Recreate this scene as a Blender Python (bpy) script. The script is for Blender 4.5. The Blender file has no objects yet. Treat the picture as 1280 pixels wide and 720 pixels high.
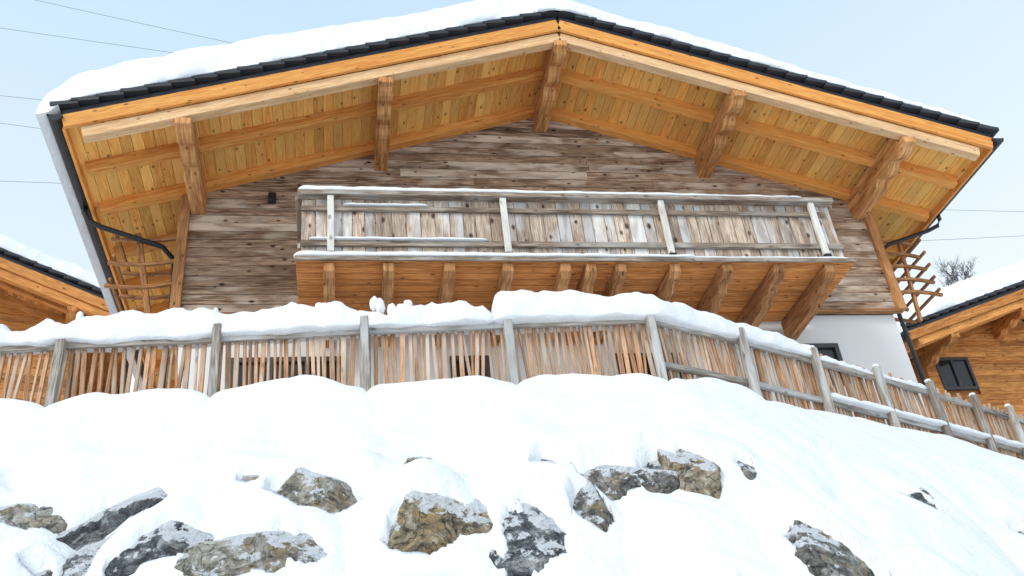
import bpy, math, random
import numpy as np
from mathutils import Vector, Matrix, Euler
random.seed(7); rng=np.random.RandomState(7)
scene=bpy.context.scene

# ---------------------------------------------------------------- helpers
def lin(r,g,b):
    f=lambda c:(c/255/12.92) if c/255<=0.04045 else ((c/255+0.055)/1.055)**2.4
    return (f(r),f(g),f(b),1)
_perm=rng.permutation(256); _perm=np.concatenate([_perm,_perm,_perm])
_g=rng.normal(size=(256,3)); _g/=np.linalg.norm(_g,axis=1)[:,None]
def perlin(x,y,z):
    x=np.asarray(x,float);y=np.asarray(y,float);z=np.asarray(z,float)+0*x
    xi=np.floor(x).astype(int);yi=np.floor(y).astype(int);zi=np.floor(z).astype(int)
    xf=x-xi;yf=y-yi;zf=z-zi
    u=xf**3*(xf*(xf*6-15)+10);v=yf**3*(yf*(yf*6-15)+10);w=zf**3*(zf*(zf*6-15)+10)
    def gr(a,b,c):
        h=_perm[_perm[_perm[(xi+a)&255]+((yi+b)&255)]+((zi+c)&255)]
        G=_g[h]
        return G[...,0]*(xf-a)+G[...,1]*(yf-b)+G[...,2]*(zf-c)
    l=lambda a,b,t:a+(b-a)*t
    return l(l(l(gr(0,0,0),gr(1,0,0),u),l(gr(0,1,0),gr(1,1,0),u),v),
             l(l(gr(0,0,1),gr(1,0,1),u),l(gr(0,1,1),gr(1,1,1),u),v),w)
def fbm(x,y,z=0.0,o=4):
    s=0;a=1
    for i in range(o):
        s=s+a*perlin(np.asarray(x)*2**i+17*i,np.asarray(y)*2**i+5*i,np.asarray(z)*2**i+9*i);a*=.5
    return s
def worley(x,y,seed=3):
    xi=np.floor(x).astype(int);yi=np.floor(y).astype(int)
    best=np.full(np.shape(x),9.0)
    for a in (-1,0,1):
        for b in (-1,0,1):
            h=_perm[_perm[(xi+a+seed)&255]+((yi+b)&255)]
            px=xi+a+.15+.7*(_perm[h+1]/255.); py=yi+b+.15+.7*(_perm[h+7]/255.)
            best=np.minimum(best,(x-px)**2+(y-py)**2)
    return np.sqrt(best)
def sstep(a,b,x):
    t=np.clip((x-a)/(b-a),0,1);return t*t*(3-2*t)

def empty(name,loc=(0,0,0),rz=0):
    e=bpy.data.objects.new(name,None); e.empty_display_size=.3
    e.location=loc; e.rotation_euler=(0,0,rz)
    scene.collection.objects.link(e); return e

class MB:
    def __init__(s): s.v=[];s.f=[];s.uv=[];s.t=[]
    def face(s,idx,uv,t): s.f.append(idx); s.uv.extend(uv); s.t.extend([t]*len(idx))
    def box(s,c,L,A,B,dl,da,db,tint=None):
        """oriented box; L is the grain direction"""
        c=Vector(c);L=Vector(L).normalized();A=Vector(A).normalized();B=Vector(B).normalized()
        if L.cross(A).dot(B)<0: A,B,da,db=B,A,db,da
        if tint is None: tint=(random.random(),random.random(),random.random(),1)
        n=len(s.v)
        for i in (-1,1):
            for j in (-1,1):
                for k in (-1,1):
                    s.v.append(c+L*(i*dl/2)+A*(j*da/2)+B*(k*db/2))
        ou=random.random()*50;ov=random.random()*50
        I=lambda i,j,k:n+i*4+j*2+k
        def add(q,fn):
            s.face([I(*p) for p in q],[fn(p) for p in q],tint)
        fa=lambda p:(ou+p[0]*dl,ov+p[1]*da)
        fb=lambda p:(ou+p[0]*dl,ov+3+p[2]*db)
        fe=lambda p:(ou+p[1]*da,ov+7+p[2]*db)
        add([(0,0,1),(1,0,1),(1,1,1),(0,1,1)],fa)
        add([(0,0,0),(0,1,0),(1,1,0),(1,0,0)],fa)
        add([(0,0,0),(1,0,0),(1,0,1),(0,0,1)],fb)
        add([(0,1,0),(0,1,1),(1,1,1),(1,1,0)],fb)
        add([(1,0,0),(1,1,0),(1,1,1),(1,0,1)],fe)
        add([(0,0,0),(0,0,1),(0,1,1),(0,1,0)],fe)
    def beam(s,p0,p1,w,h,up=(0,0,1),tint=None):
        p0=Vector(p0);p1=Vector(p1);L=(p1-p0);l=L.length;L.normalize()
        side=L.cross(Vector(up)).normalized();u=side.cross(L)
        s.box((p0+p1)/2,L,side,u,l,w,h,tint)
    def prism(s,pts,off,width,tint=None,ax='yz'):
        """polygon pts in plane, extruded by width centred at off"""
        if tint is None: tint=(random.random(),random.random(),random.random(),1)
        n=len(s.v);m=len(pts);ou=random.random()*50;ov=random.random()*50
        for sgn in (-.5,.5):
            for a,b in pts:
                s.v.append(Vector((off+sgn*width,a,b)) if ax=='yz' else Vector((a,off+sgn*width,b)))
        s.face(list(range(n,n+m)),[(ou+a,ov+b) for a,b in pts],tint)
        s.face(list(range(n+2*m-1,n+m-1,-1)),[(ou+a,ov+b) for a,b in reversed(pts)],tint)
        d=0
        for i in range(m):
            j=(i+1)%m; e=math.hypot(pts[j][0]-pts[i][0],pts[j][1]-pts[i][1])
            s.face([n+i,n+m+i,n+m+j,n+j],[(ou+d,ov+4),(ou+d,ov+4+width),(ou+d+e,ov+4+width),(ou+d+e,ov+4)],tint); d+=e
    def tube(s,path,r,k=8,tint=(.5,.5,.5,1),r2=None):
        path=[Vector(p) for p in path];n0=len(s.v);m=len(path)
        ref=Vector((0.13,0.2,1))
        for i,p in enumerate(path):
            d=(path[min(i+1,m-1)]-path[max(i-1,0)]).normalized()
            rf=ref if abs(d.dot(ref.normalized()))<.95 else Vector((1,.1,0))
            a=d.cross(rf).normalized();b=d.cross(a)
            rr=r if r2 is None else r+(r2-r)*i/(m-1)
            for q in range(k):
                t=2*math.pi*q/k; s.v.append(p+a*(rr*math.cos(t))+b*(rr*math.sin(t)))
        for i in range(m-1):
            for q in range(k):
                q2=(q+1)%k
                s.face([n0+i*k+q,n0+i*k+q2,n0+(i+1)*k+q2,n0+(i+1)*k+q],[(i,q/k),(i,(q+1)/k),(i+1,(q+1)/k),(i+1,q/k)],tint)
        s.face([n0+q for q in range(k)][::-1],[(0,0)]*k,tint)
        s.face([n0+(m-1)*k+q for q in range(k)],[(0,0)]*k,tint)
    def make(s,name,mat,parent=None,bevel=0,smooth=False,recalc=True):
        me=bpy.data.meshes.new(name)
        me.from_pydata([tuple(v) for v in s.v],[],s.f)
        uvl=me.uv_layers.new(name='UVMap'); uvl.data.foreach_set('uv',np.array(s.uv,dtype=np.float32).ravel())
        ca=me.color_attributes.new('tint','FLOAT_COLOR','CORNER')
        ca.data.foreach_set('color',np.array(s.t,dtype=np.float32).ravel())
        if recalc:
            import bmesh
            bm=bmesh.new();bm.from_mesh(me);bmesh.ops.recalc_face_normals(bm,faces=bm.faces);bm.to_mesh(me);bm.free()
        me.materials.append(mat)
        if smooth: me.polygons.foreach_set('use_smooth',[True]*len(me.polygons))
        ob=bpy.data.objects.new(name,me);scene.collection.objects.link(ob)
        if parent: ob.parent=parent
        if bevel:
            b=ob.modifiers.new('b','BEVEL');b.width=bevel;b.segments=1;b.limit_method='ANGLE'
        return ob
def grid_obj(name,V,nx,ny,mat,parent=None,closed_bottom=None):
    """V (nx*ny,3)"""
    i=np.arange(nx-1)[:,None]*ny+np.arange(ny-1)[None,:]
    F=np.stack([i,i+ny,i+ny+1,i+1],-1).reshape(-1,4)
    if closed_bottom is not None:
        n=nx*ny; F2=F[:,::-1]+n; V=np.concatenate([V,closed_bottom])
        b=[]
        for a in range(nx-1): b+= [[a*ny,(a*ny)+n,(a+1)*ny+n,(a+1)*ny],[ (a+1)*ny-1,(a+2)*ny-1,(a+2)*ny-1+n,(a+1)*ny-1+n]]
        for c in range(ny-1): b+= [[c,c+1,c+1+n,c+n],[(nx-1)*ny+c,(nx-1)*ny+c+n,(nx-1)*ny+c+1+n,(nx-1)*ny+c+1]]
        F=np.concatenate([F,F2,np.array(b)])
    me=bpy.data.meshes.new(name)
    me.vertices.add(len(V)); me.vertices.foreach_set('co',V.astype(np.float32).ravel())
    me.loops.add(F.size); me.loops.foreach_set('vertex_index',F.astype(np.int32).ravel())
    me.polygons.add(len(F)); me.polygons.foreach_set('loop_start',np.arange(0,F.size,4,dtype=np.int32))
    me.polygons.foreach_set('loop_total',np.full(len(F),4,dtype=np.int32))
    me.polygons.foreach_set('use_smooth',np.ones(len(F),dtype=bool))
    me.update(calc_edges=True); me.validate()
    me.materials.append(mat)
    ob=bpy.data.objects.new(name,me);scene.collection.objects.link(ob)
    if parent: ob.parent=parent
    return ob

# ---------------------------------------------------------------- materials
def newmat(name):
    m=bpy.data.materials.new(name);m.use_nodes=True;nt=m.node_tree
    return m,nt,nt.nodes['Principled BSDF']
def N(nt,t,**kw):
    n=nt.nodes.new(t)
    for k,v in kw.items():
        if k in n.inputs: n.inputs[k].default_value=v
        else: setattr(n,k,v)
    return n
def mixc(nt,fac,a,b,mode='MIX'):
    n=nt.nodes.new('ShaderNodeMix');n.data_type='RGBA';n.blend_type=mode
    for s,v in ((n.inputs['Factor'],fac),(n.inputs[6],a),(n.inputs[7],b)):
        if isinstance(v,bpy.types.NodeSocket): nt.links.new(v,s)
        else: s.default_value=v
    return n.outputs[2]
def mth(nt,op,a,b=0.0,clamp=False):
    n=nt.nodes.new('ShaderNodeMath');n.operation=op;n.use_clamp=clamp
    for s,v in zip(n.inputs,(a,b)):
        if isinstance(v,bpy.types.NodeSocket): nt.links.new(v,s)
        else: s.default_value=v
    return n.outputs[0]
def ramp(nt,fac,stops):
    n=nt.nodes.new('ShaderNodeValToRGB');nt.links.new(fac,n.inputs[0])
    e=n.color_ramp.elements
    while len(e)<len(stops): e.new(.5)
    for i,(p,c) in enumerate(stops): e[i].position=p;e[i].color=c if hasattr(c,'__len__') else (c,c,c,1)
    return n.outputs[0]
def wood(name,dark,mid,light,knots=.8,grain=.6,rough=.75,tvar=.5,grey=None,stain=0.0,ksize=.15,streak=0.0):
    m,nt,b=newmat(name);L=nt.links
    uv=N(nt,'ShaderNodeUVMap',uv_map='UVMap').outputs[0]
    at=N(nt,'ShaderNodeAttribute',attribute_name='tint')
    sep=N(nt,'ShaderNodeSeparateColor');L.new(at.outputs['Color'],sep.inputs[0])
    def noise(sc,scale,det=5,dist=0.0):
        mp=N(nt,'ShaderNodeMapping');L.new(uv,mp.inputs[0]);mp.inputs['Scale'].default_value=(sc[0],sc[1],1)
        n=N(nt,'ShaderNodeTexNoise',Scale=scale,Detail=det,Distortion=dist);n.noise_dimensions='2D';L.new(mp.outputs[0],n.inputs['Vector']);return n.outputs[0]
    g1=noise((.8,13),1.6,3,1.2); g2=noise((2.2,60),2.0,2,0)
    base=mixc(nt,ramp(nt,g1,[(.35,0.0),(.65,1.0)]),dark,light)
    base=mixc(nt,sep.outputs[0],base,mixc(nt,.7,base,mid))
    base=mixc(nt,grain,base,mixc(nt,ramp(nt,g2,[(.35,.0),(.6,1.0)]),(.36,.30,.26,1),(1,1,1,1)),'MULTIPLY')
    if grey is not None:
        g3=noise((.9,2.4),1.4,3)
        gm=ramp(nt,mth(nt,'ADD',g3,mth(nt,'MULTIPLY',mth(nt,'SUBTRACT',sep.outputs[2],.5),.35)),[(.45,0.0),(.62,1.0)])
        base=mixc(nt,mth(nt,'MULTIPLY',gm,stain),base,grey)
    if streak:
        sg=noise((1.1,5.),1.5,5,.6)
        base=mixc(nt,streak,base,mixc(nt,ramp(nt,sg,[(.38,0.0),(.56,1.0)]),(.46,.38,.33,1),(1,1,1,1)),'MULTIPLY')
    mp=N(nt,'ShaderNodeMapping');L.new(uv,mp.inputs[0]);mp.inputs['Scale'].default_value=(2.6,4.6,1)
    vo=N(nt,'ShaderNodeTexVoronoi',Scale=1.0);vo.voronoi_dimensions='2D';L.new(mp.outputs[0],vo.inputs['Vector'])
    dn=mth(nt,'ADD',vo.outputs['Distance'],mth(nt,'MULTIPLY',g1,.06))
    vs=N(nt,'ShaderNodeSeparateColor');L.new(vo.outputs['Color'],vs.inputs[0])
    dn=mth(nt,'ADD',dn,mth(nt,'MULTIPLY',vs.outputs[1],.05))
    kn=ramp(nt,dn,[(ksize*.6,1.0),(ksize*1.1,0.0)])
    kn=mth(nt,'MULTIPLY',kn,mth(nt,'GREATER_THAN',vs.outputs[0],.35))
    kn=mth(nt,'MULTIPLY',kn,knots)
    base=mixc(nt,kn,base,tuple(c*.25 for c in dark[:3])+(1,))
    tv=mth(nt,'ADD',mth(nt,'MULTIPLY',sep.outputs[1],tvar),1-tvar*.55)
    cm=N(nt,'ShaderNodeCombineColor');[L.new(tv,cm.inputs[i]) for i in range(3)]
    base=mixc(nt,1.0,base,cm.outputs[0],'MULTIPLY')
    L.new(base,b.inputs['Base Color']);b.inputs['Roughness'].default_value=rough
    b.inputs['Specular IOR Level'].default_value=.25
    bp=N(nt,'ShaderNodeBump',Strength=.5,Distance=.004);L.new(g2,bp.inputs['Height']);L.new(bp.outputs[0],b.inputs['Normal'])
    return m
M_new=wood('pine_new',lin(224,138,64),lin(244,174,94),lin(248,182,100),knots=.8,grain=.35,tvar=.25,ksize=.13)
M_soff=wood('pine_soffit',lin(238,160,76),lin(255,206,122),lin(252,194,106),knots=.85,grain=.3,tvar=.32,ksize=.145)
M_pale=wood('pine_pale',lin(226,172,118),lin(252,214,168),lin(252,212,162),knots=.75,grain=.35,tvar=.15,streak=.15,ksize=.13)
M_beam=wood('pine_beam',lin(190,122,68),lin(238,178,116),lin(240,182,120),knots=.8,grain=.5,tvar=.2,streak=.4,ksize=.15)
M_joist=wood('pine_joist',lin(150,98,58),lin(214,156,104),lin(220,164,112),knots=.8,grain=.6,tvar=.3,streak=.5,ksize=.14)
M_floor=wood('balcony_floor_wood',lin(190,112,56),lin(236,162,94),lin(242,170,100),knots=.8,grain=.5,tvar=.5,streak=.3,ksize=.14)
M_wall=wood('weathered_wall',lin(124,98,78),lin(196,164,136),lin(212,180,152),knots=1.0,grain=.8,tvar=.45,grey=lin(224,208,190),stain=.65,streak=.7,ksize=.155)
M_balc=wood('weathered_balcony',lin(150,126,108),lin(220,200,180),lin(224,206,186),knots=1.0,grain=.7,tvar=.42,grey=lin(220,218,216),stain=.8,streak=.5,ksize=.19)
M_rail=wood('rail_grey_wood',lin(124,108,92),lin(188,170,150),lin(194,178,160),knots=.6,grain=.7,tvar=.3,grey=lin(198,194,188),stain=.6,streak=.5)
M_rpost=wood('rail_post_wood',lin(170,156,140),lin(228,220,208),lin(230,222,210),knots=.6,grain=.6,tvar=.15,grey=lin(226,226,222),stain=.6,streak=.2)
M_pick=wood('fence_larch',lin(160,112,78),lin(230,186,148),lin(218,168,124),knots=.5,grain=.6,tvar=.45,grey=lin(212,198,182),stain=.7,streak=.35)
M_post=wood('fence_post_grey',lin(136,128,118),lin(190,184,174),lin(194,186,176),knots=.6,grain=.7,tvar=.3,grey=lin(190,192,192),stain=.75,streak=.4)
M_nb=wood('neighbour_wood',lin(184,112,54),lin(240,170,98),lin(230,158,86),knots=.8,grain=.6,tvar=.45,streak=.4)

def simple(name,col,rough=.6,metal=0,bump=0,bs=20,var=.0,spec=.5):
    m,nt,b=newmat(name);L=nt.links
    tc=N(nt,'ShaderNodeTexCoord').outputs['Object']
    n=N(nt,'ShaderNodeTexNoise',Scale=bs,Detail=3);L.new(tc,n.inputs['Vector'])
    n2=N(nt,'ShaderNodeTexNoise',Scale=1.3,Detail=4);L.new(tc,n2.inputs['Vector'])
    c=mixc(nt,mth(nt,'MULTIPLY',n2.outputs[0],var),col,tuple(x*.4 for x in col[:3])+(1,))
    L.new(c,b.inputs['Base Color'])
    b.inputs['Roughness'].default_value=rough;b.inputs['Metallic'].default_value=metal;b.inputs['Specular IOR Level'].default_value=spec
    if bump:
        bp=N(nt,'ShaderNodeBump',Strength=bump,Distance=.01);L.new(n.outputs[0],bp.inputs['Height']);L.new(bp.outputs[0],b.inputs['Normal'])
    return m
M_tile=simple('roof_tile_dark',(.028,.03,.036,1),.55,0,.3,30,.3)
M_metal=simple('gutter_metal',(.022,.024,.028,1),.35,.3,.05,30,.2)
M_plaster=simple('white_plaster',(.80,.80,.79,1),.9,0,.4,60,.1)
M_glass=simple('window_glass',(.02,.025,.03,1),.06,0,0,3,.3)
M_frame=simple('window_frame',(.05,.05,.055,1),.5,0,.1,30,.1)
M_wire=simple('cable',(.16,.17,.19,1),.5)
M_bark=simple('bark',(.10,.08,.07,1),.9,0,.5,20,.4)

def snowmat():
    m,nt,b=newmat('snow');L=nt.links
    tc=N(nt,'ShaderNodeTexCoord').outputs['Object']
    n1=N(nt,'ShaderNodeTexNoise',Scale=5,Detail=6,Roughness=.62);L.new(tc,n1.inputs['Vector'])
    n2=N(nt,'ShaderNodeTexNoise',Scale=70,Detail=2,Roughness=.7);L.new(tc,n2.inputs['Vector'])
    L.new(mixc(nt,n1.outputs[0],(.83,.85,.875,1),(.88,.89,.905,1)),b.inputs['Base Color'])
    b.inputs['Roughness'].default_value=.7;b.inputs['Specular IOR Level'].default_value=.2
    h=mth(nt,'ADD',n1.outputs[0],mth(nt,'MULTIPLY',n2.outputs[0],.14))
    bp=N(nt,'ShaderNodeBump',Strength=.8,Distance=.05);L.new(h,bp.inputs['Height']);L.new(bp.outputs[0],b.inputs['Normal'])
    return m
M_snow=snowmat()
def rockmat(name,a,bcol,c,ochre=.3):
    m,nt,b=newmat(name);L=nt.links
    tc=N(nt,'ShaderNodeTexCoord').outputs['Object']
    def noi(s,d=8,r=.6,dist=0.): 
        n=N(nt,'ShaderNodeTexNoise',Scale=s,Detail=d,Roughness=r,Distortion=dist);L.new(tc,n.inputs['Vector']);return n.outputs[0]
    n1=noi(4.5,8,.75,1.5);n2=noi(18,6,.75);n3=noi(3.,4,.6,1.);n4=noi(7,7,.7);n5=noi(3.,5,.55,2.0)
    col=ramp(nt,n1,[(.38,a),(.5,bcol),(.60,c)])
    col=mixc(nt,.7,col,ramp(nt,n2,[(.38,.25),(.6,1.0)]),'MULTIPLY')
    col=mixc(nt,mth(nt,'MULTIPLY',ramp(nt,n3,[(.52,0.0),(.60,1.0)]),ochre),col,lin(190,160,112))
    cr=mth(nt,'ABSOLUTE',mth(nt,'SUBTRACT',n5,.5))
    crack=ramp(nt,cr,[(.0,0.15),(.018,1.0)])
    col=mixc(nt,.85,col,crack,'MULTIPLY')
    ge=N(nt,'ShaderNodeNewGeometry');sp=N(nt,'ShaderNodeSeparateXYZ');L.new(ge.outputs['Normal'],sp.inputs[0])
    f=mth(nt,'ADD',sp.outputs[2],mth(nt,'MULTIPLY',mth(nt,'SUBTRACT',n4,.5),2.2))
    f=ramp(nt,f,[(.54,0.0),(.60,1.0)])
    col=mixc(nt,f,col,(.84,.865,.90,1))
    L.new(col,b.inputs['Base Color']);b.inputs['Roughness'].default_value=.65;b.inputs['Specular IOR Level'].default_value=.45
    bp=N(nt,'ShaderNodeBump',Strength=1.0,Distance=.05)
    L.new(mth(nt,'ADD',mth(nt,'ADD',n2,n1),mth(nt,'MULTIPLY',crack,.3)),bp.inputs['Height']);L.new(bp.outputs[0],b.inputs['Normal'])
    return m
R_dark=rockmat('rock_dark',lin(54,58,64),lin(110,116,122),lin(196,198,200),.1)
R_grey=rockmat('rock_grey',lin(76,74,70),lin(148,144,136),lin(210,206,200),.4)
R_light=rockmat('rock_light',lin(116,110,98),lin(194,186,170),lin(228,224,216),.4)
R_och=rockmat('rock_ochre',lin(88,80,64),lin(184,166,132),lin(230,222,204),.7)

# ---------------------------------------------------------------- terrain
FP=[(-5.75,8.95),(-4.15,8.75),(-2.60,8.65),(-1.14,8.55),(.30,8.42),(1.74,8.40),(3.28,8.40),(4.47,8.85),(5.51,9.25),(6.56,9.70),(7.49,10.10),(8.44,10.60),(9.24,11.0),(10.2,11.5),(11.3,12.1),(12.4,12.7)]
line=np.array([(-300,30),(-30,12)]+FP+[(40,28),(300,150)],float)
def sdist(X,Y):
    d=np.full(X.shape,1e9)
    for (x0,y0),(x1,y1) in zip(line[:-1],line[1:]):
        dx,dy=x1-x0,y1-y0;t=np.clip(((X-x0)*dx+(Y-y0)*dy)/(dx*dx+dy*dy),0,1)
        d=np.minimum(d,np.hypot(X-x0-t*dx,Y-y0-t*dy))
    return d*np.sign(np.interp(X,line[:,0],line[:,1])-Y)
# x, y, half-width of the bare patch, half-height (in plan), diagonal skew, rock material
BOULD=[(-2.15,6.88,.34,.08,0,R_light),(-1.48,6.90,.40,.09,.04,R_dark),(-1.10,6.48,.34,.13,.15,R_dark),(-.42,6.32,.42,.12,.1,R_light),
(-.03,6.72,.36,.09,-.15,R_light),(.63,6.36,.32,.14,.28,R_och),(1.34,6.27,.26,.21,.1,R_dark),(2.04,6.72,.32,.11,.05,R_grey),(1.66,6.82,.17,.14,0,R_grey),
(2.76,6.76,.17,.11,0,R_och),(2.46,6.79,.17,.10,0,R_dark),(1.80,6.43,.14,.16,0,R_grey),(3.38,6.00,.30,.13,-.35,R_grey),(3.20,6.76,.07,.04,0,R_grey),(4.75,6.95,.13,.06,-.3,R_dark),
(5.9,7.35,.15,.08,0,R_light),(2.66,5.88,.10,.05,0,R_grey),(.60,6.80,.06,.03,0,R_light),(-.62,6.86,.08,.04,0,R_light),(-1.9,6.55,.10,.04,0,R_dark),
(-3.1,6.9,.4,.14,0,R_grey),(-2.3,6.1,.4,.16,.1,R_dark),(.4,5.5,.4,.18,0,R_grey),(1.9,5.5,.4,.18,0,R_dark),(4.2,5.8,.3,.14,0,R_grey),(-1.,5.5,.4,.18,0,R_light),(3.0,5.1,.4,.18,0,R_och),(7.2,8.0,.2,.12,0,R_grey)]
def H(X,Y,detail=True,notch=True):
    s=sdist(X,Y)
    drop=np.interp(s,[-.3,0,.3,.6,1.2,1.7,2.2,3.2,4.3,5.2,6.5],[0,.03,.17,.42,1.02,1.74,2.42,3.9,5.35,5.75,5.82])
    z=4.20-drop
    hill=np.clip(Y-26,0,44)*.86+np.clip(Y-70,0,300)*.25
    z=z+np.where(s<0,hill,0)*np.clip((-s)/8,0,1)
    if detail:
        m=sstep(1.0,1.8,s)*sstep(6,5,s)
        right=1-.35*sstep(3.2,4.6,X)
        wx=.35*perlin(X*1.1,Y*1.1,2.);wy=.35*perlin(X*1.1,Y*1.1,7.)
        w=worley(X*1.15+wx,s*1.15+wy)
        z=z+m*right*(.34*np.clip(1-w*w*1.6,-.5,1)-.12)
        w2=worley(X*2.3+3+wx,s*2.3+1+wy,9)
        z=z+(.35+.65*m)*sstep(.25,.6,s)*sstep(6,5,s)*right*.06*(1-w2*w2*1.7)
        near=np.exp(-(np.clip(np.abs(s-2),0,99)/14)**2)
        z=z+near*(.09*fbm(X*.9,Y*.9,1.,3)+.024*fbm(X*3.5,Y*3.5,3.,4)*(.6+.6*m))
        seg=np.interp(X,[p[0] for p in FP],np.arange(len(FP)))
        pil=np.sin(np.pi*(seg%1))**.35
        lump=1-worley(X*2.1+.5,0*X+.4,5)**2
        z=z+np.exp(-((s-.17)/.17)**2)*(.02+.16*pil*(.8+.4*lump+.5*perlin(X*1.7,0*X,4.)))*(X<4.4)
        z=z+np.exp(-((s-.1)/.16)**2)*.07*(X>=4.4)
        if notch:
            for i,(bx,by,rx,ry,sk,_) in enumerate(BOULD):
                u=(X-bx)/rx;v=(Y-by-sk*(X-bx))/ry
                r2=u*u+v*v
                msk=r2<12
                f=1.08-r2[msk]+1.0*fbm(X[msk]*4.5+i,Y[msk]*7,1.5,5)
                q=sstep(-.05,.40,f)
                cap=np.exp(-(u[msk]/1.4)**2-((v[msk]-1.8)/1.1)**2)
                z[msk]=z[msk]+.12*cap*min(1,ry/.1)-.38*q
    return z
def axis(lo,hi,st,flo,fhi):
    a=list(np.arange(lo,hi,st));g=st
    l=[];x=lo
    while x>flo: g*=1.25;x-=g;l.append(x)
    g=st;r=[];x=a[-1]
    while x<fhi: g*=1.25;x+=g;r.append(x)
    return np.array(l[::-1]+a+r)
gx=axis(-4.0,8.5,.024,-300,300);gy=axis(5.2,9.6,.018,-80,420)
GX,GY=np.meshgrid(gx,gy,indexing='ij')
GZ=H(GX,GY)
grid_obj('snowy_ground',np.stack([GX,GY,GZ],-1).reshape(-1,3),len(gx),len(gy),M_snow)

def boulder(x,y,rx,ry,sk,mat,i):
    import bmesh
    r=np.random.RandomState(100+i)
    bm=bmesh.new();bmesh.ops.create_icosphere(bm,subdivisions=5,radius=1)
    P=np.array([v.co[:] for v in bm.verts])
    n=r.normal(size=(20,3));n/=np.linalg.norm(n,axis=1)[:,None];d=r.uniform(.72,1.0,20)
    q=P@n.T; rad=np.where(q>.05,d[None,:]/np.maximum(q,.05),9)
    rs=np.sort(rad,axis=1);k=26.
    R=-np.log(np.exp(-k*rs[:,:4]).sum(1))/k; R=np.minimum(R,1.25)
    P=P*R[:,None]
    P=P*(1+.10*fbm(P[:,0]*2+i*3.7,P[:,1]*2,P[:,2]*2,4)+.07*np.abs(fbm(P[:,0]*6+i,P[:,1]*6,P[:,2]*6,4)))[:,None]
    sx=rx*1.5+.08;sn=max(.24,rx*.7);st=ry*1.8*1.6+.14
    P=P*np.array([sx,sn,st])
    for v,p in zip(bm.verts,P): v.co=p
    me=bpy.data.meshes.new('boulder');bm.to_mesh(me);bm.free();me.materials.append(mat)
    me.polygons.foreach_set('use_smooth',[True]*len(me.polygons))
    ob=bpy.data.objects.new('boulder',me);scene.collection.objects.link(ob)
    ax=x+np.array([0,-.5,.5,0,0])*rx;ay=y+np.array([0,0,0,-.8,.8])*ry
    z=float(H(ax,ay,True,False).mean())
    nrm=Vector((0,-.82,.57))
    ob.location=Vector((x,y,z))-nrm*(sn*.88+.01)
    ob.rotation_euler=(math.radians(-35),math.atan(-sk*1.3),r.uniform(-.2,.2))
for i,bb in enumerate(BOULD): boulder(*bb,i)

# ---------------------------------------------------------------- snow strips
def snow_strip(path,wf,hf,name='snow_cap',parent=None,step=.04,k=18,seed=0,rough=1.0,mat=None):
    P=[Vector(p) for p in path];tot=0;acc=[0]
    for a,b in zip(P[:-1],P[1:]): tot+=(b-a).length;acc.append(tot)
    n=max(6,int(tot/step)); V=[];
    S=np.concatenate([[0,.006,.02,.045],np.linspace(.08,tot-.08,n),[tot-.045,tot-.02,tot-.006,tot]])
    for s in S:
        i=min(max(int(np.searchsorted(acc,s)-1),0),len(P)-2)
        t=(s-acc[i])/(acc[i+1]-acc[i]);c=P[i].lerp(P[i+1],t);d=(P[i+1]-P[i]);d.z=0;d.normalize();side=Vector((d.y,-d.x,0))
        e=min(s,tot-s);ef=math.sqrt(max(0,1-(1-min(e/.12,1))**2))
        w=wf(s/tot)*(.4+.6*ef);h=max(.03,hf(s/tot))*ef
        for q in range(k):
            th=2*math.pi*q/k;cs=math.cos(th);sn=math.sin(th)
            cx=math.copysign(abs(cs)**.75,cs);sx=abs(sn)**.8
            z=h*sx if sn>0 else -.12*h*sx
            p=c+side*(w*cx)+Vector((0,0,z)); V.append(p)
    V=np.array([v[:] for v in V]).reshape(-1,3)
    nz=fbm(V[:,0]*3+seed,V[:,1]*3,V[:,2]*3,3)*.06*rough
    nz2=perlin(V[:,0]*9+seed,V[:,1]*9,V[:,2]*9)*.035*rough
    top=np.tile(np.array([1. if math.sin(2*math.pi*q/k)>.2 else .3 for q in range(k)]),len(S))
    V[:,2]+=(nz+nz2)*top;V[:,1]+=perlin(V[:,0]*4+seed,V[:,2]*4,V[:,1]*4+9)*.05*rough
    m=len(S);mb=MB();mb.v=[Vector(v) for v in V]
    for i in range(m-1):
        for q in range(k):
            q2=(q+1)%k;mb.face([i*k+q,i*k+q2,(i+1)*k+q2,(i+1)*k+q],[(0,0)]*4,(.5,.5,.5,1))
    mb.face(list(range(k)),[(0,0)]*k,(.5,)*3+(1,));mb.face([(m-1)*k+q for q in range(k)],[(0,0)]*k,(.5,)*3+(1,))
    return mb.make(name,mat or M_snow,parent,smooth=True)
def blob(mb,c,rx,ry,rz,seed):
    n0=len(mb.v);nu,nv=10,7
    for j in range(nv+1):
        ph=math.pi*j/nv
        for i in range(nu):
            th=2*math.pi*i/nu;p=Vector((math.sin(ph)*math.cos(th),math.sin(ph)*math.sin(th),math.cos(ph)))
            f=1+.35*float(perlin(np.array([p.x*1.5+seed]),np.array([p.y*1.5]),np.array([p.z*1.5]))[0])
            mb.v.append(Vector(c)+Vector((p.x*rx*f,p.y*ry*f,p.z*rz*f)))
    for j in range(nv):
        for i in range(nu):
            a=n0+j*nu+i;b=n0+j*nu+(i+1)%nu;mb.face([a,b,b+nu,a+nu],[(0,0)]*4,(.5,.5,.5,1))

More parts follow.
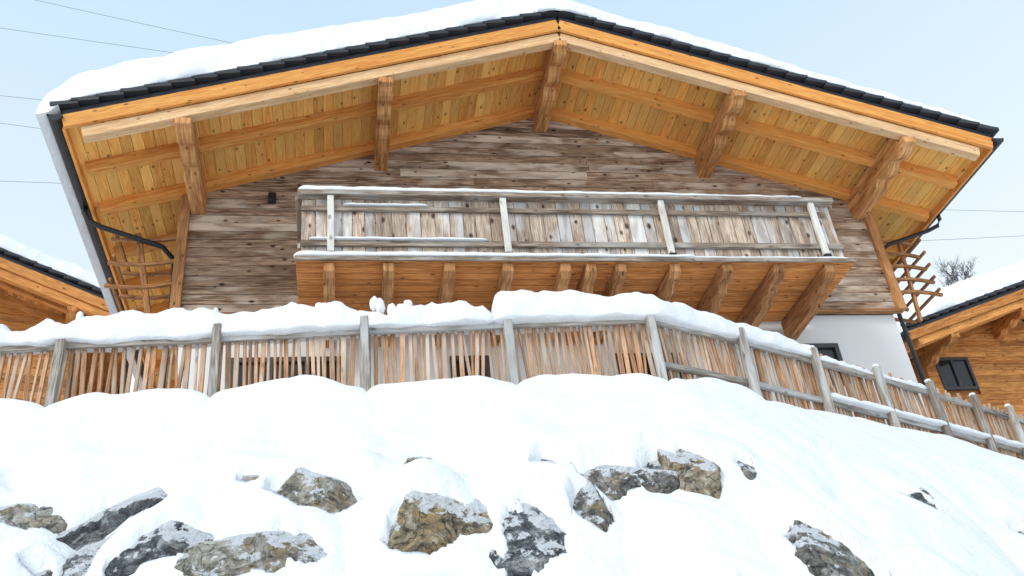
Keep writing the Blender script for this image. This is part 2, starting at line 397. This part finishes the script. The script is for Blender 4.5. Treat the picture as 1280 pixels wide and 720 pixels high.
# ---------------------------------------------------------------- roof builder
SL=.33
def build_roof(par,rx,hl,hr,zr,yf,yb,yw,tfun,purl,main=False,mw=None):
    """gable roof: ridge x, half widths, ridge height of barge top, front/back/wall y"""
    mw=mw or M_new
    Zt=lambda x:zr-SL*abs(x-rx)
    cs=1/math.sqrt(1+SL*SL)
    bg=MB();lo=MB();so=MB();ra=MB();ti=MB();ea=MB()
    for sg,hw in ((-1,hl),(1,hr)):
        D=Vector((sg*cs,0,-SL*cs));U=Vector((sg*SL*cs,0,cs))
        xe=rx+sg*hw;LL=hw/cs
        def sl(y,zoff,w,h,mb,x0=0.0,l=None,tint=None):
            l=l or LL
            a=Vector((rx,y,zr+zoff))+D*x0;b=Vector((rx,y,zr+zoff))+D*l
            mb.beam(a,b,w,h,up=U,tint=tint)
        sl(yf+.02,-.125,.045,.21,bg)
        sl(yf+.12,-.33,.14,.17,lo,0,LL-.25)
        span=(yw-.06)-yf
        for yy,zz in ((yf+span*.5,-.205),(yw-.09,-.205)):
            sl(yy,zz,.14,.17,ra,0,LL-.12)
        yy=yw+1.0
        while yy<yb-.3 and main:
            sl(yy,-.205,.12,.17,ra,(5.4)/cs,LL-.12);yy+=.9
        nb=int(LL/.145)
        for i in range(nb):
            c0=(i+.5)*LL/nb
            c=Vector((rx,(yf+.05+yb)/2,zr-.10))+D*c0
            so.box(c,(0,1,0),D,U,yb-yf-.05,LL/nb-.005,.03+random.random()*.006)
        c=Vector((rx,(yf+yb)/2,zr-.04))+D*(LL/2)
        ti.box(c+U*.05,(0,1,0),D,U,yb-yf-.02,LL,.10,(.5,.5,.5,1))
        nt_=int(LL/.30)
        for i in range(nt_+1):
            c0=min((i+.5)*.30,LL)
            Dt=(D+U*.16).normalized();Ut=(U-D*.16).normalized()
            ti.box(Vector((rx,(yf+yb)/2-.03,zr+.125))+D*c0,(0,1,0),Dt,Ut,yb-yf+.08,.33,.06,(random.random(),)*3+(1,))
        ea.box((xe-sg*.02,(yf+yb)/2+.03,zr-SL*hw-.12),(0,1,0),(1,0,0),(0,0,1),yb-yf-.06,.035,.2)
    bg.make('barge_board',mw,par,bevel=.004);lo.make('barge_rafter',M_pale if main else mw,par,bevel=.006)
    ra.make('rafters',M_new if main else mw,par,bevel=.006);so.make('soffit_boards',M_soff if main else mw,par)
    ti.make('roof_tiles',M_tile,par);ea.make('eave_fascia',mw,par)
    g=MB()
    for sg,hw in ((-1,hl),(1,hr)):
        xe=rx+sg*(hw+.085);z=zr-SL*hw-.06
        k=10;n0=len(g.v);rr=.085
        for y in (yf-.04,yb):
            for off in (0,.008):
                for q in range(k+1):
                    t=math.pi+math.pi*q/k;g.v.append(Vector((xe+(rr+off)*math.cos(t),y,z+(rr+off)*math.sin(t))))
        m=k+1
        for q in range(k):
            for o in (0,1):
                a=n0+o*m+q;b=n0+2*m+o*m+q;g.face([a,a+1,b+1,b],[(0,0)]*4,(.5,)*3+(1,))
        for e in (0,1):
            base=n0+e*2*m;g.face([base+m+q for q in range(m)],[(0,0)]*m,(.5,)*3+(1,))
        g.tube([(xe+sg*rr,yf-.04,z),(xe+sg*rr,yb,z)],.014,6)
    g.make('gutter',M_metal,par,recalc=False)
    pm=MB()
    for px in purl:
        z0=Zt(px)-.62-(.03 if abs(px-rx)>.1 else 0);y0=yf+.045
        pr=[(yw+.05,0),(y0+1.05,0),(y0+.98,.02),(y0+.93,.08),(y0+.86,.10),(y0+.78,.06),(y0+.68,.03),(y0+.58,.05),(y0+.50,.11),(y0+.44,.12),(y0+.40,.09),
            (y0+.30,.045),(y0+.20,.04),(y0+.13,.06),(y0+.08,.10),(y0+.0,.11),(y0+.0,.22)]
        pts=[(a,z0+b) for a,b in pr]+[(y0+.16,z0+.23),(y0+.16,z0+.44),(yw+.05,z0+.44)]
        pm.prism(pts,px,.2)
    pm.make('purlins',M_beam if main else mw,par,bevel=.008)
    e=np.array([0,.006,.02,.05,.09,.14,.2,.28,.38])
    ov=.30 if main else .18
    x0=rx-hl-ov;x1=rx+hr+.06
    sx=np.concatenate([x0+e,np.arange(x0+.5,x1-.45,.08),(x1-e)[::-1]])
    y0=yf-.07;y1=yb+.1
    sy=np.concatenate([y0+e,np.arange(y0+.48,y0+3,.1),np.arange(y0+3.2,y1-.4,.4),(y1-e)[::-1]])
    A,B=np.meshgrid(sx,sy,indexing='ij')
    dd=np.minimum(np.minimum(A-x0,x1-A),np.minimum(B-y0,y1-B))
    rr=.24;ef=np.sqrt(np.clip(1-(1-np.clip(dd/rr,0,1))**2,0,1))
    sm=np.sqrt((A-rx)**2+.3**2)
    th=tfun(A)*(1+.22*fbm(A*.6,B*.5,2.,3))+.06*fbm(A*2.5,B*2.5,4.,3)
    base=zr+.165-SL*np.abs(A-rx)
    base=base-.16*np.clip((rx-hl-A)/.16,0,1)
    Z=base+.012+np.maximum(th,.04)*ef-SL*(sm-np.abs(A-rx))
    By=B-.09*perlin(A*1.3,0*A,3.)*np.exp(-(B-y0)/.3)-.06*perlin(A*5,Z*4,3.)*np.exp(-(B-y0)/.3)
    T=np.stack([A,By,Z],-1).reshape(-1,3);Bo=np.stack([A,B+.0,base],-1).reshape(-1,3)
    grid_obj('roof_snow',T,len(sx),len(sy),M_snow,par,Bo)

def window(par,x0,x1,z0,z1,y,cols=2,fm=None):
    f=MB();g=MB();w=.07
    t=(.5,.5,.5,1)
    f.box(((x0+x1)/2,y-.02,z1-w/2),(1,0,0),(0,1,0),(0,0,1),x1-x0,.08,w,t)
    f.box(((x0+x1)/2,y-.02,z0+w/2),(1,0,0),(0,1,0),(0,0,1),x1-x0,.08,w,t)
    for i in range(cols+1):
        xx=x0+w/2+(x1-x0-w)*i/cols
        f.box((xx,y-.02,(z0+z1)/2),(0,0,1),(0,1,0),(1,0,0),z1-z0-2*w,.078,w,t)
    g.box(((x0+x1)/2,y,(z0+z1)/2),(1,0,0),(0,1,0),(0,0,1),x1-x0-.02,.02,z1-z0-.02,t)
    f.make('window_frame',fm or M_frame,par,bevel=.004);g.make('window_pane',M_glass,par)

def board_wall(mb,xl,xr,z0,z1,y,rx=None,zr=None,rowh=.165,th=.03,skip=None):
    z=z0
    while z<z1:
        rh=rowh*random.uniform(.75,1.1)
        a,b=xl,xr
        if rx is not None:
            m=(zr-z)/SL
            if m<.1: break
            a=max(a,rx-m);b=min(b,rx+m)
        x=a
        while x<b-.02:
            l=random.uniform(1.6,4.6);e=min(x+l,b)
            if b-e<.4:e=b
            segs=[(x,e)]
            if skip and z+rh>skip[2] and z<skip[3]:
                segs=[(p,q) for p,q in ((x,min(e,skip[0])),(max(x,skip[1]),e)) if q-p>.02]
            for p,q in segs:
                mb.box(((p+q)/2,y-random.random()*.012,z+rh/2),(1,0,0),(0,1,0),(0,0,1),q-p-.004,th,rh-.007)
            x=e
        z+=rh

# ---------------------------------------------------------------- main chalet
ch=empty('wooden_chalet')
RX,ZR,YF,YW,YB=3.30,11.02,9.65,11.5,22.0
def tmain(x):
    return np.interp(x,[-3.6,-2.7,-.5,1.3,2.4,3.1,3.8,5.5,7.5,9.0,9.8],[.56,.72,.68,.64,.66,.58,.48,.42,.34,.24,.16])
build_roof(ch,RX,6.65,6.42,ZR,YF,YB,YW,tmain,[RX,RX-2.6,RX+2.62,RX-5.22,RX+5.1],True)
b=MB()
board_wall(b,-2.07,8.52,6.99,11.2,YW,RX,ZR-.22)
b.make('timber_wall_boards',M_wall,ch,bevel=.003)
b=MB()
zt=lambda x:ZR-.15-SL*abs(x-RX)
b.prism([(-2.05,6.97),(8.5,6.97),(8.5,zt(8.5)),(RX,zt(RX)),(-2.05,zt(-2.05))],(YW+.02+20.5)/2,20.5-YW-.02,(.1,.1,.1,1),ax='xz')
b.make('timber_wall_core',M_wall,ch)
b=MB()
for x,t in ((-2.1,(.8,.0,.1,1)),(8.55,(.9,.8,.1,1))):
    b.box((x,YW-.02,(6.95+zt(x)-.1)/2),(0,0,1),(1,0,0),(0,1,0),zt(x)-.1-6.95,.14,.16,t)
b.box((RX-.1,YW-.01,6.955),(1,0,0),(0,1,0),(0,0,1),10.7,.10,.05,(.1,.1,.1,1))
b.make('corner_boards',M_joist,ch,bevel=.006)
b=MB();b.box((3.22,(11.58+20.4)/2,5.3),(1,0,0),(0,1,0),(0,0,1),10.5,20.4-11.58,3.28,(.5,.5,.5,1));b.make('plaster_base_wall',M_plaster,ch)
for x0,x1,z0,z1,c in ((-1.35,.15,4.9,6.32,3),(1.55,2.1,5.2,6.3,1),(3.9,4.9,4.9,6.3,2),(6.75,7.35,5.75,6.42,1)):
    window(ch,x0,x1,z0,z1,11.57,c)
b=MB();b.box((-.9,YW-.07,8.92),(0,0,1),(1,0,0),(0,1,0),.15,.11,.10,(.5,)*3+(1,));b.box((-.9,YW-.02,8.92),(0,0,1),(1,0,0),(0,1,0),.09,.07,.04,(.5,)*3+(1,));b.make('wall_lamp',M_metal,ch,bevel=.01)

# balcony
BX0,BX1,BY=-.42,6.93,10.0
b=MB()
x=BX0
while x<BX1-.05:
    w=random.uniform(.13,.21);w=min(w,BX1-x)
    b.box((x+w/2,BY+.05+random.random()*.012,7.36+random.uniform(-.012,.012)),(0,0,1),(1,0,0),(0,1,0),.94,w-random.uniform(.006,.014),.026);x+=w
for side in (BX0+.02,BX1-.02):
    y=BY+.09
    while y<YW-.1:
        b.box((side,y+.075,7.36),(0,0,1),(0,1,0),(1,0,0),.94,.145,.026);y+=.155
b.make('balcony_planks',M_balc,ch,bevel=.003)
b=MB()
b.beam((BX0-.05,BY-.02,7.86),(BX1+.04,BY-.02,7.86),.13,.07)
b.beam((BX0,BY+.015,7.66),(BX1-.1,BY+.015,7.66),.04,.075)
b.beam((BX0,BY+.015,7.11),(BX1,BY+.015,7.11),.04,.085)
for side in (BX0-.02,BX1+.02):
    b.beam((side,BY+.05,7.86),(side,YW-.02,7.86),.12,.07);
    b.beam((side,BY+.05,7.1),(side,YW-.02,7.1),.04,.08)
b.make('balcony_rails',M_rail,ch,bevel=.006)
b=MB()
for x in (-.05,2.2,4.4,6.62):
    b.beam((x,BY-.035,6.86),(x,BY-.035,7.825),.085,.055,up=(0,1,0),tint=(.9,.9,.9,1))
b.make('balcony_posts',M_rpost,ch,bevel=.006)
b=MB()
for x in (-.05,2.2,4.4,6.62): b.box((x,BY-.04,6.885),(0,0,1),(1,0,0),(0,1,0),.10,.09,.07,(.5,)*3+(1,))
b.make('post_shoes',M_metal,ch)
b=MB()
y=BY-.07
while y<YW-.02:
    b.box(((BX0+BX1)/2,y+.07,6.80+random.random()*.004),(1,0,0),(0,1,0),(0,0,1),BX1-BX0+.10,.130,.035);y+=.142
b.make('balcony_floor',M_floor,ch,bevel=.003)
b=MB();b.box(((BX0+BX1)/2,BY-.085,6.815),(1,0,0),(0,1,0),(0,0,1),BX1-BX0+.12,.025,.055,(.5,.3,.5,1));b.make('balcony_edge_board',M_rail,ch)
b=MB()
for jx in (-.07,.66,1.42,2.17,2.92,3.26,3.66,4.40,5.13,5.86,6.60):
    z=6.778
    pr=[(YW,-.34),(BY+.66,-.32),(BY+.58,-.30),(BY+.54,-.24),(BY+.46,-.22),(BY+.38,-.25),(BY+.30,-.25),(BY+.24,-.2),(BY+.20,-.17),(BY+.12,-.18),(BY+.04,-.18),(BY-.02,-.13),(BY-.04,-.12),(BY-.05,0),(YW,0)]
    b.prism([(a,z+c) for a,c in pr],jx,.14)
b.make('balcony_joists',M_joist,ch,bevel=.006)
snow_strip([(BX0-.05,BY-.02,7.895),(BX1-.4,BY-.02,7.895)],lambda t:.075,lambda t:.085-.05*t,'balcony_rail_snow',ch,rough=.3)
snow_strip([(BX0-.08,BY-.06,6.85),(3.2,BY-.06,6.85),(4.7,BY-.06,6.85)],lambda t:.06,lambda t:.08*(1-.4*t),'balcony_edge_snow',ch,rough=.3,seed=4)
snow_strip([(4.5,BY-.06,6.84),(6.9,BY-.06,6.84)],lambda t:.045,lambda t:.025,'balcony_edge_snow',ch,rough=.15,seed=6)
snow_strip([(BX0+.1,BY-.01,7.155),(1.95,BY-.01,7.155)],lambda t:.03,lambda t:.035,'balcony_rail_snow_low',ch,rough=.25,seed=8)
snow_strip([(.1,BY-.01,7.70),(1.2,BY-.01,7.70)],lambda t:.028,lambda t:.03,'balcony_rail_snow_mid',ch,rough=.25,seed=9)

# side racks under the eaves: short rails on the side walls
b=MB()
for sg,xa,zs in ((-1,-2.18,(7.57,7.96,8.34)),(1,8.62,(7.38,7.62,7.86,8.10,8.34))):
    xo=xa+sg*.92
    for i,z in enumerate(zs):
        for yy,sh in ((YW+.15,0),(YW+1.0,.0)):
            dz=random.uniform(-.02,.02);pv=None
            for q in range(5):
                t=q/4;p=Vector((xa+sg*(.92-.05*i*(sg>0))*t,yy+.05*t,z+dz+.05*math.sin(t*math.pi)*sg))
                if pv: b.beam(pv,p,.05,.05,tint=(.5,.0,.3,1))
                pv=p
        b.beam((xo-sg*.08,YW+.1,z+.05),(xo-sg*.08,YW+1.15,z+.05),.04,.045,tint=(.5,.0,.3,1))
b.beam((-2.45,YW+.22,6.9),(-2.75,YW+.22,8.45),.08,.10,up=(0,1,0),tint=(.5,.0,.3,1));b.beam((9.0,YW+.22,6.9),(9.15,YW+.22,8.45),.05,.06,up=(0,1,0))
b.make('side_trellis',M_joist,ch,bevel=.004)
b=MB()
zg=ZR-SL*6.65-.12
b.tube([(-3.43,11.4,zg),(-3.43,11.4,zg-.12),(-3.36,11.42,zg-.24),(-3.2,11.45,zg-.32),(-2.4,11.7,zg-.48),(-2.28,11.9,zg-.55),(-2.26,12.,zg-.8),(-2.26,12.,4.2)],.038,10)
zg=ZR-SL*6.42-.12
b.tube([(9.8,11.4,zg),(9.8,11.4,zg-.12),(9.73,11.42,zg-.24),(9.55,11.45,zg-.32),(8.85,11.6,zg-.50),(8.73,11.7,zg-.58),(8.70,11.75,zg-.8),(8.70,11.75,4.2)],.034,10)
b.make('downpipes',M_metal,ch,smooth=True)

# ---------------------------------------------------------------- neighbours
def neighbour(name,loc,rz,zr,hw,ground,wallmat,tv,win):
    e=empty(name,loc,rz)
    build_roof(e,0,hw,hw,zr,0,13,1.3,lambda x:tv+0*x,[0,-hw*.45,hw*.45,-hw*.8,hw*.8],False,wallmat)
    b=MB();board_wall(b,-hw*.82,hw*.82,ground+2.6,zr,1.3,0,zr-.22,.18,skip=win)
    b.make('timber_wall_boards',wallmat,e)
    b=MB();h=hw*.81;z2=zr-.2
    b.prism([(-h,ground-1),(h,ground-1),(h,z2-SL*h),(0,z2),(-h,z2-SL*h)],7,11.3,(.1,.1,.1,1),ax='xz');b.make('wall_core',wallmat,e)
    b=MB();b.box((0,1.33,ground+1.2),(1,0,0),(0,1,0),(0,0,1),2*h+.02,.04,2.75,(.5,)*3+(1,));b.make('plaster_base_wall',M_plaster,e)
    if win: window(e,win[0],win[1],win[2],win[3],1.31,2)
    return e
neighbour('neighbouring_chalet',(-9.86,16.4,0),math.radians(15.6),13.0,6.0,4.2,M_nb,.42,(1.0,2.1,8.6,9.7))
e2=neighbour('neighbouring_chalet',(18.64,17.0,0),0,11.75,6.0,4.2,M_nb,.6,(-4.65,-3.75,8.9,9.75))
b=MB();b.tube([(-2.6,.2,10.75),(-2.4,.6,10.4),(-1.2,1.2,9.7)],.05,8);b.make('pipe',M_metal,e2)

# ---------------------------------------------------------------- fence
fe=empty('picket_fence')
po=MB();rl=MB();pk=MB();kn=MB()
ZT=[5.0,5.0,5.03,5.03,5.03,5.07,5.12,5.10,5.05,5.03,5.01,5.04,5.05,5.05,5.05,5.05]
for (x,y),z in zip(FP,ZT):
    lx=random.uniform(-.02,.02)
    po.beam((x,y-.06,3.6),(x+lx,y-.06,z),.085,.08,up=(0,1,0))
for i in range(len(FP)-1):
    a=Vector((*FP[i],0));c=Vector((*FP[i+1],0));d=(c-a);l=d.length;d.normalize();nn=Vector((-d.y,d.x,0))
    za=ZT[i]-.13;zb=ZT[i+1]-.13
    rl.beam((a.x,a.y,za),(c.x,c.y,zb),.045,.07)
    lowr=.52 if i>=6 else .70
    rl.beam((a.x,a.y,za-lowr),(c.x,c.y,zb-lowr),.045,.07)
    s=.03
    while s<l-.02:
        w=random.uniform(.022,.052);p=a+d*s+nn*.05;zz=za+(zb-za)*s/l
        left=i<5
        top=zz+random.uniform(.03,.12)+(0.06 if i>=8 else 0)
        lean=random.gauss(0,.014)
        pk.beam((p.x+d.x*lean,p.y+random.gauss(0,.006),zz-.75),(p.x-d.x*lean,p.y+random.gauss(0,.008),top),w,random.uniform(.02,.035),up=nn)
        if left and random.random()<.26:
            r=random.uniform(.028,.055);zk=zz+random.uniform(.27,.38)
            blob(kn,(p.x,p.y+.03,zk),r,r,r*random.uniform(1.2,1.9),random.random()*90)
            pk.beam((p.x,p.y+.03,zz),(p.x,p.y+.03,zk),.03,.025,up=nn)
        s+=w+random.uniform(.014,.045)
po.make('posts',M_post,fe,bevel=.008);rl.make('rails',M_post,fe,bevel=.006);pk.make('pickets',M_pick,fe,bevel=.004)
kn.make('snow_knobs',M_snow,fe,smooth=True)
def nz1(x,s=0): return float(perlin(np.array([x]),np.array([s+.3]),np.array([.7]))[0])
up=lambda i,dy=.03,dz=-.09:(FP[i][0],FP[i][1]+dy,ZT[i]+dz)
snow_strip([up(i,.05) for i in range(0,5)]+[(1.62,8.45,ZT[5]-.09)],lambda t:.14+.05*nz1(t*14),lambda t:.24+.26*nz1(t*26,3)+.06*nz1(t*60,9),'snow_cap',fe,seed=1,rough=1.5)
snow_strip([(1.60,8.46,ZT[5]-.08),(3.3,8.46,ZT[6]-.1),(4.5,8.93,ZT[7]-.1),(5.6,9.35,ZT[8]-.08)],lambda t:.2-.08*t+.03*nz1(t*9,5),lambda t:(.38-.2*t)*(1+.2*nz1(t*12,8)),'snow_cap',fe,seed=2)
snow_strip([up(8),up(9),up(10)],lambda t:.05,lambda t:.07+.05*nz1(t*20,2),'snow_cap',fe,seed=3,rough=.7)
snow_strip([(x,y-.03,z-.62) for (x,y),z in list(zip(FP,ZT))[8:15]],lambda t:.07,lambda t:.07+.04*nz1(t*20,2),'snow_cap',fe,seed=5,rough=.5)
kb=MB()
for i,((x,y),z) in enumerate(zip(FP,ZT)):
    if i!=6: blob(kb,(x,y-.06,z+.012),.045,.042,.028,i*3)
kb.make('post_snow',M_snow,fe,smooth=True)

# ---------------------------------------------------------------- power lines
def cable(pts):
    b=MB();P=[Vector(p) for p in pts];path=[]
    for i in range(41):
        t=i/40;p=P[0].lerp(P[1],t);p.z-=4*t*(1-t)*P_s;path.append(p)
    b.tube(path,.008,5);b.make('power_line',M_wire)
P_s=.25
cable([(-24,25,31.9),(8,25,23.7)]);cable([(-30,25,29.7),(14,25,23.2)]);cable([(-30,25,25.6),(14,25,21.5)]);cable([(-30,25,25.5),(14,25,19.0)])
cable([(-30,25,20.6),(38,25,19.3)]);cable([(10,25,17.6),(38,25,19.4)])

# ---------------------------------------------------------------- bare tree
tr=MB();random.seed(5)
def branch(p,d,l,r,n):
    pts=[p];q=p.copy();dd=d.copy()
    for i in range(4):
        dd=(dd+Vector((random.gauss(0,.12),random.gauss(0,.12),random.gauss(0.05,.08)))).normalized();q=q+dd*l/4;pts.append(q.copy())
    tr.tube(pts,r,5 if n>3 else 3,r2=r*.55)
    if n==0: return
    for i in range(4 if n>1 else 5):
        st=pts[random.randint(2,4)]
        ax=Vector((random.gauss(0,1),random.gauss(0,1),random.gauss(0.25,.6))).normalized()
        branch(st.copy(),(dd*.8+ax*.75).normalized(),l*random.uniform(.6,.8),r*.55,n-1)
branch(Vector((0,0,0)),Vector((0,0,1)),1.8,.13,5)
t=tr.make('bare_tree',M_bark,smooth=True,recalc=False)
zz=float(H(np.array([59.5]),np.array([70.]),False)[0]);t.location=(59.4,70,zz+.0);t.scale=(1.15,1.15,1.3)

# ---------------------------------------------------------------- camera
cam=bpy.data.cameras.new('camera');co=bpy.data.objects.new('camera',cam);scene.collection.objects.link(co)
cam.sensor_width=36;cam.lens=33.75;cam.clip_end=2000;cam.clip_start=.05
Rm=Matrix(((.9834,.0018,-.1815,0),(-.1517,-.5411,-.8272,0),(-.0997,.8409,-.5318,0),(0,0,0,1)))
co.matrix_world=Rm
scene.camera=co

# ---------------------------------------------------------------- light
w=bpy.data.worlds.new('World');scene.world=w;w.use_nodes=True;nt=w.node_tree
bg=nt.nodes['Background'];sky=nt.nodes.new('ShaderNodeTexSky');sky.sky_type='NISHITA';sky.sun_disc=False
EL,ROT=math.radians(34),math.radians(228)
sky.sun_elevation=EL;sky.sun_rotation=ROT;sky.air_density=1.0;sky.dust_density=3.0;sky.ozone_density=1.5;sky.altitude=1000
tc=N(nt,'ShaderNodeTexCoord');sp=N(nt,'ShaderNodeSeparateXYZ');nt.links.new(tc.outputs['Generated'],sp.inputs[0])
hz=N(nt,'ShaderNodeMapRange');nt.links.new(sp.outputs[2],hz.inputs[0]);hz.inputs[1].default_value=.42;hz.inputs[2].default_value=.95
cn=N(nt,'ShaderNodeTexNoise',Scale=1.6,Detail=4);nt.links.new(tc.outputs['Generated'],cn.inputs['Vector'])
hf=mth(nt,'ADD',hz.outputs[0],mth(nt,'MULTIPLY',mth(nt,'SUBTRACT',cn.outputs[0],.5),.3),True)
haze=mixc(nt,hf,(6.3,6.7,6.8,1),(3.1,5.0,6.6,1))
col=mixc(nt,1.0,mixc(nt,.65,sky.outputs[0],(0,0,0,1)),haze,'ADD')
nt.links.new(col,bg.inputs[0]);bg.inputs[1].default_value=.135
sd=bpy.data.lights.new('sun','SUN');so_=bpy.data.objects.new('sun',sd);scene.collection.objects.link(so_)
sd.energy=1.6;sd.angle=math.radians(20);sd.color=(1,.95,.88)
sv=Vector((math.sin(ROT)*math.cos(EL),math.cos(ROT)*math.cos(EL),math.sin(EL)))
so_.rotation_euler=sv.to_track_quat('Z','Y').to_euler();so_.location=sv*30
scene.view_settings.view_transform='Standard';scene.view_settings.look='None';scene.view_settings.exposure=0
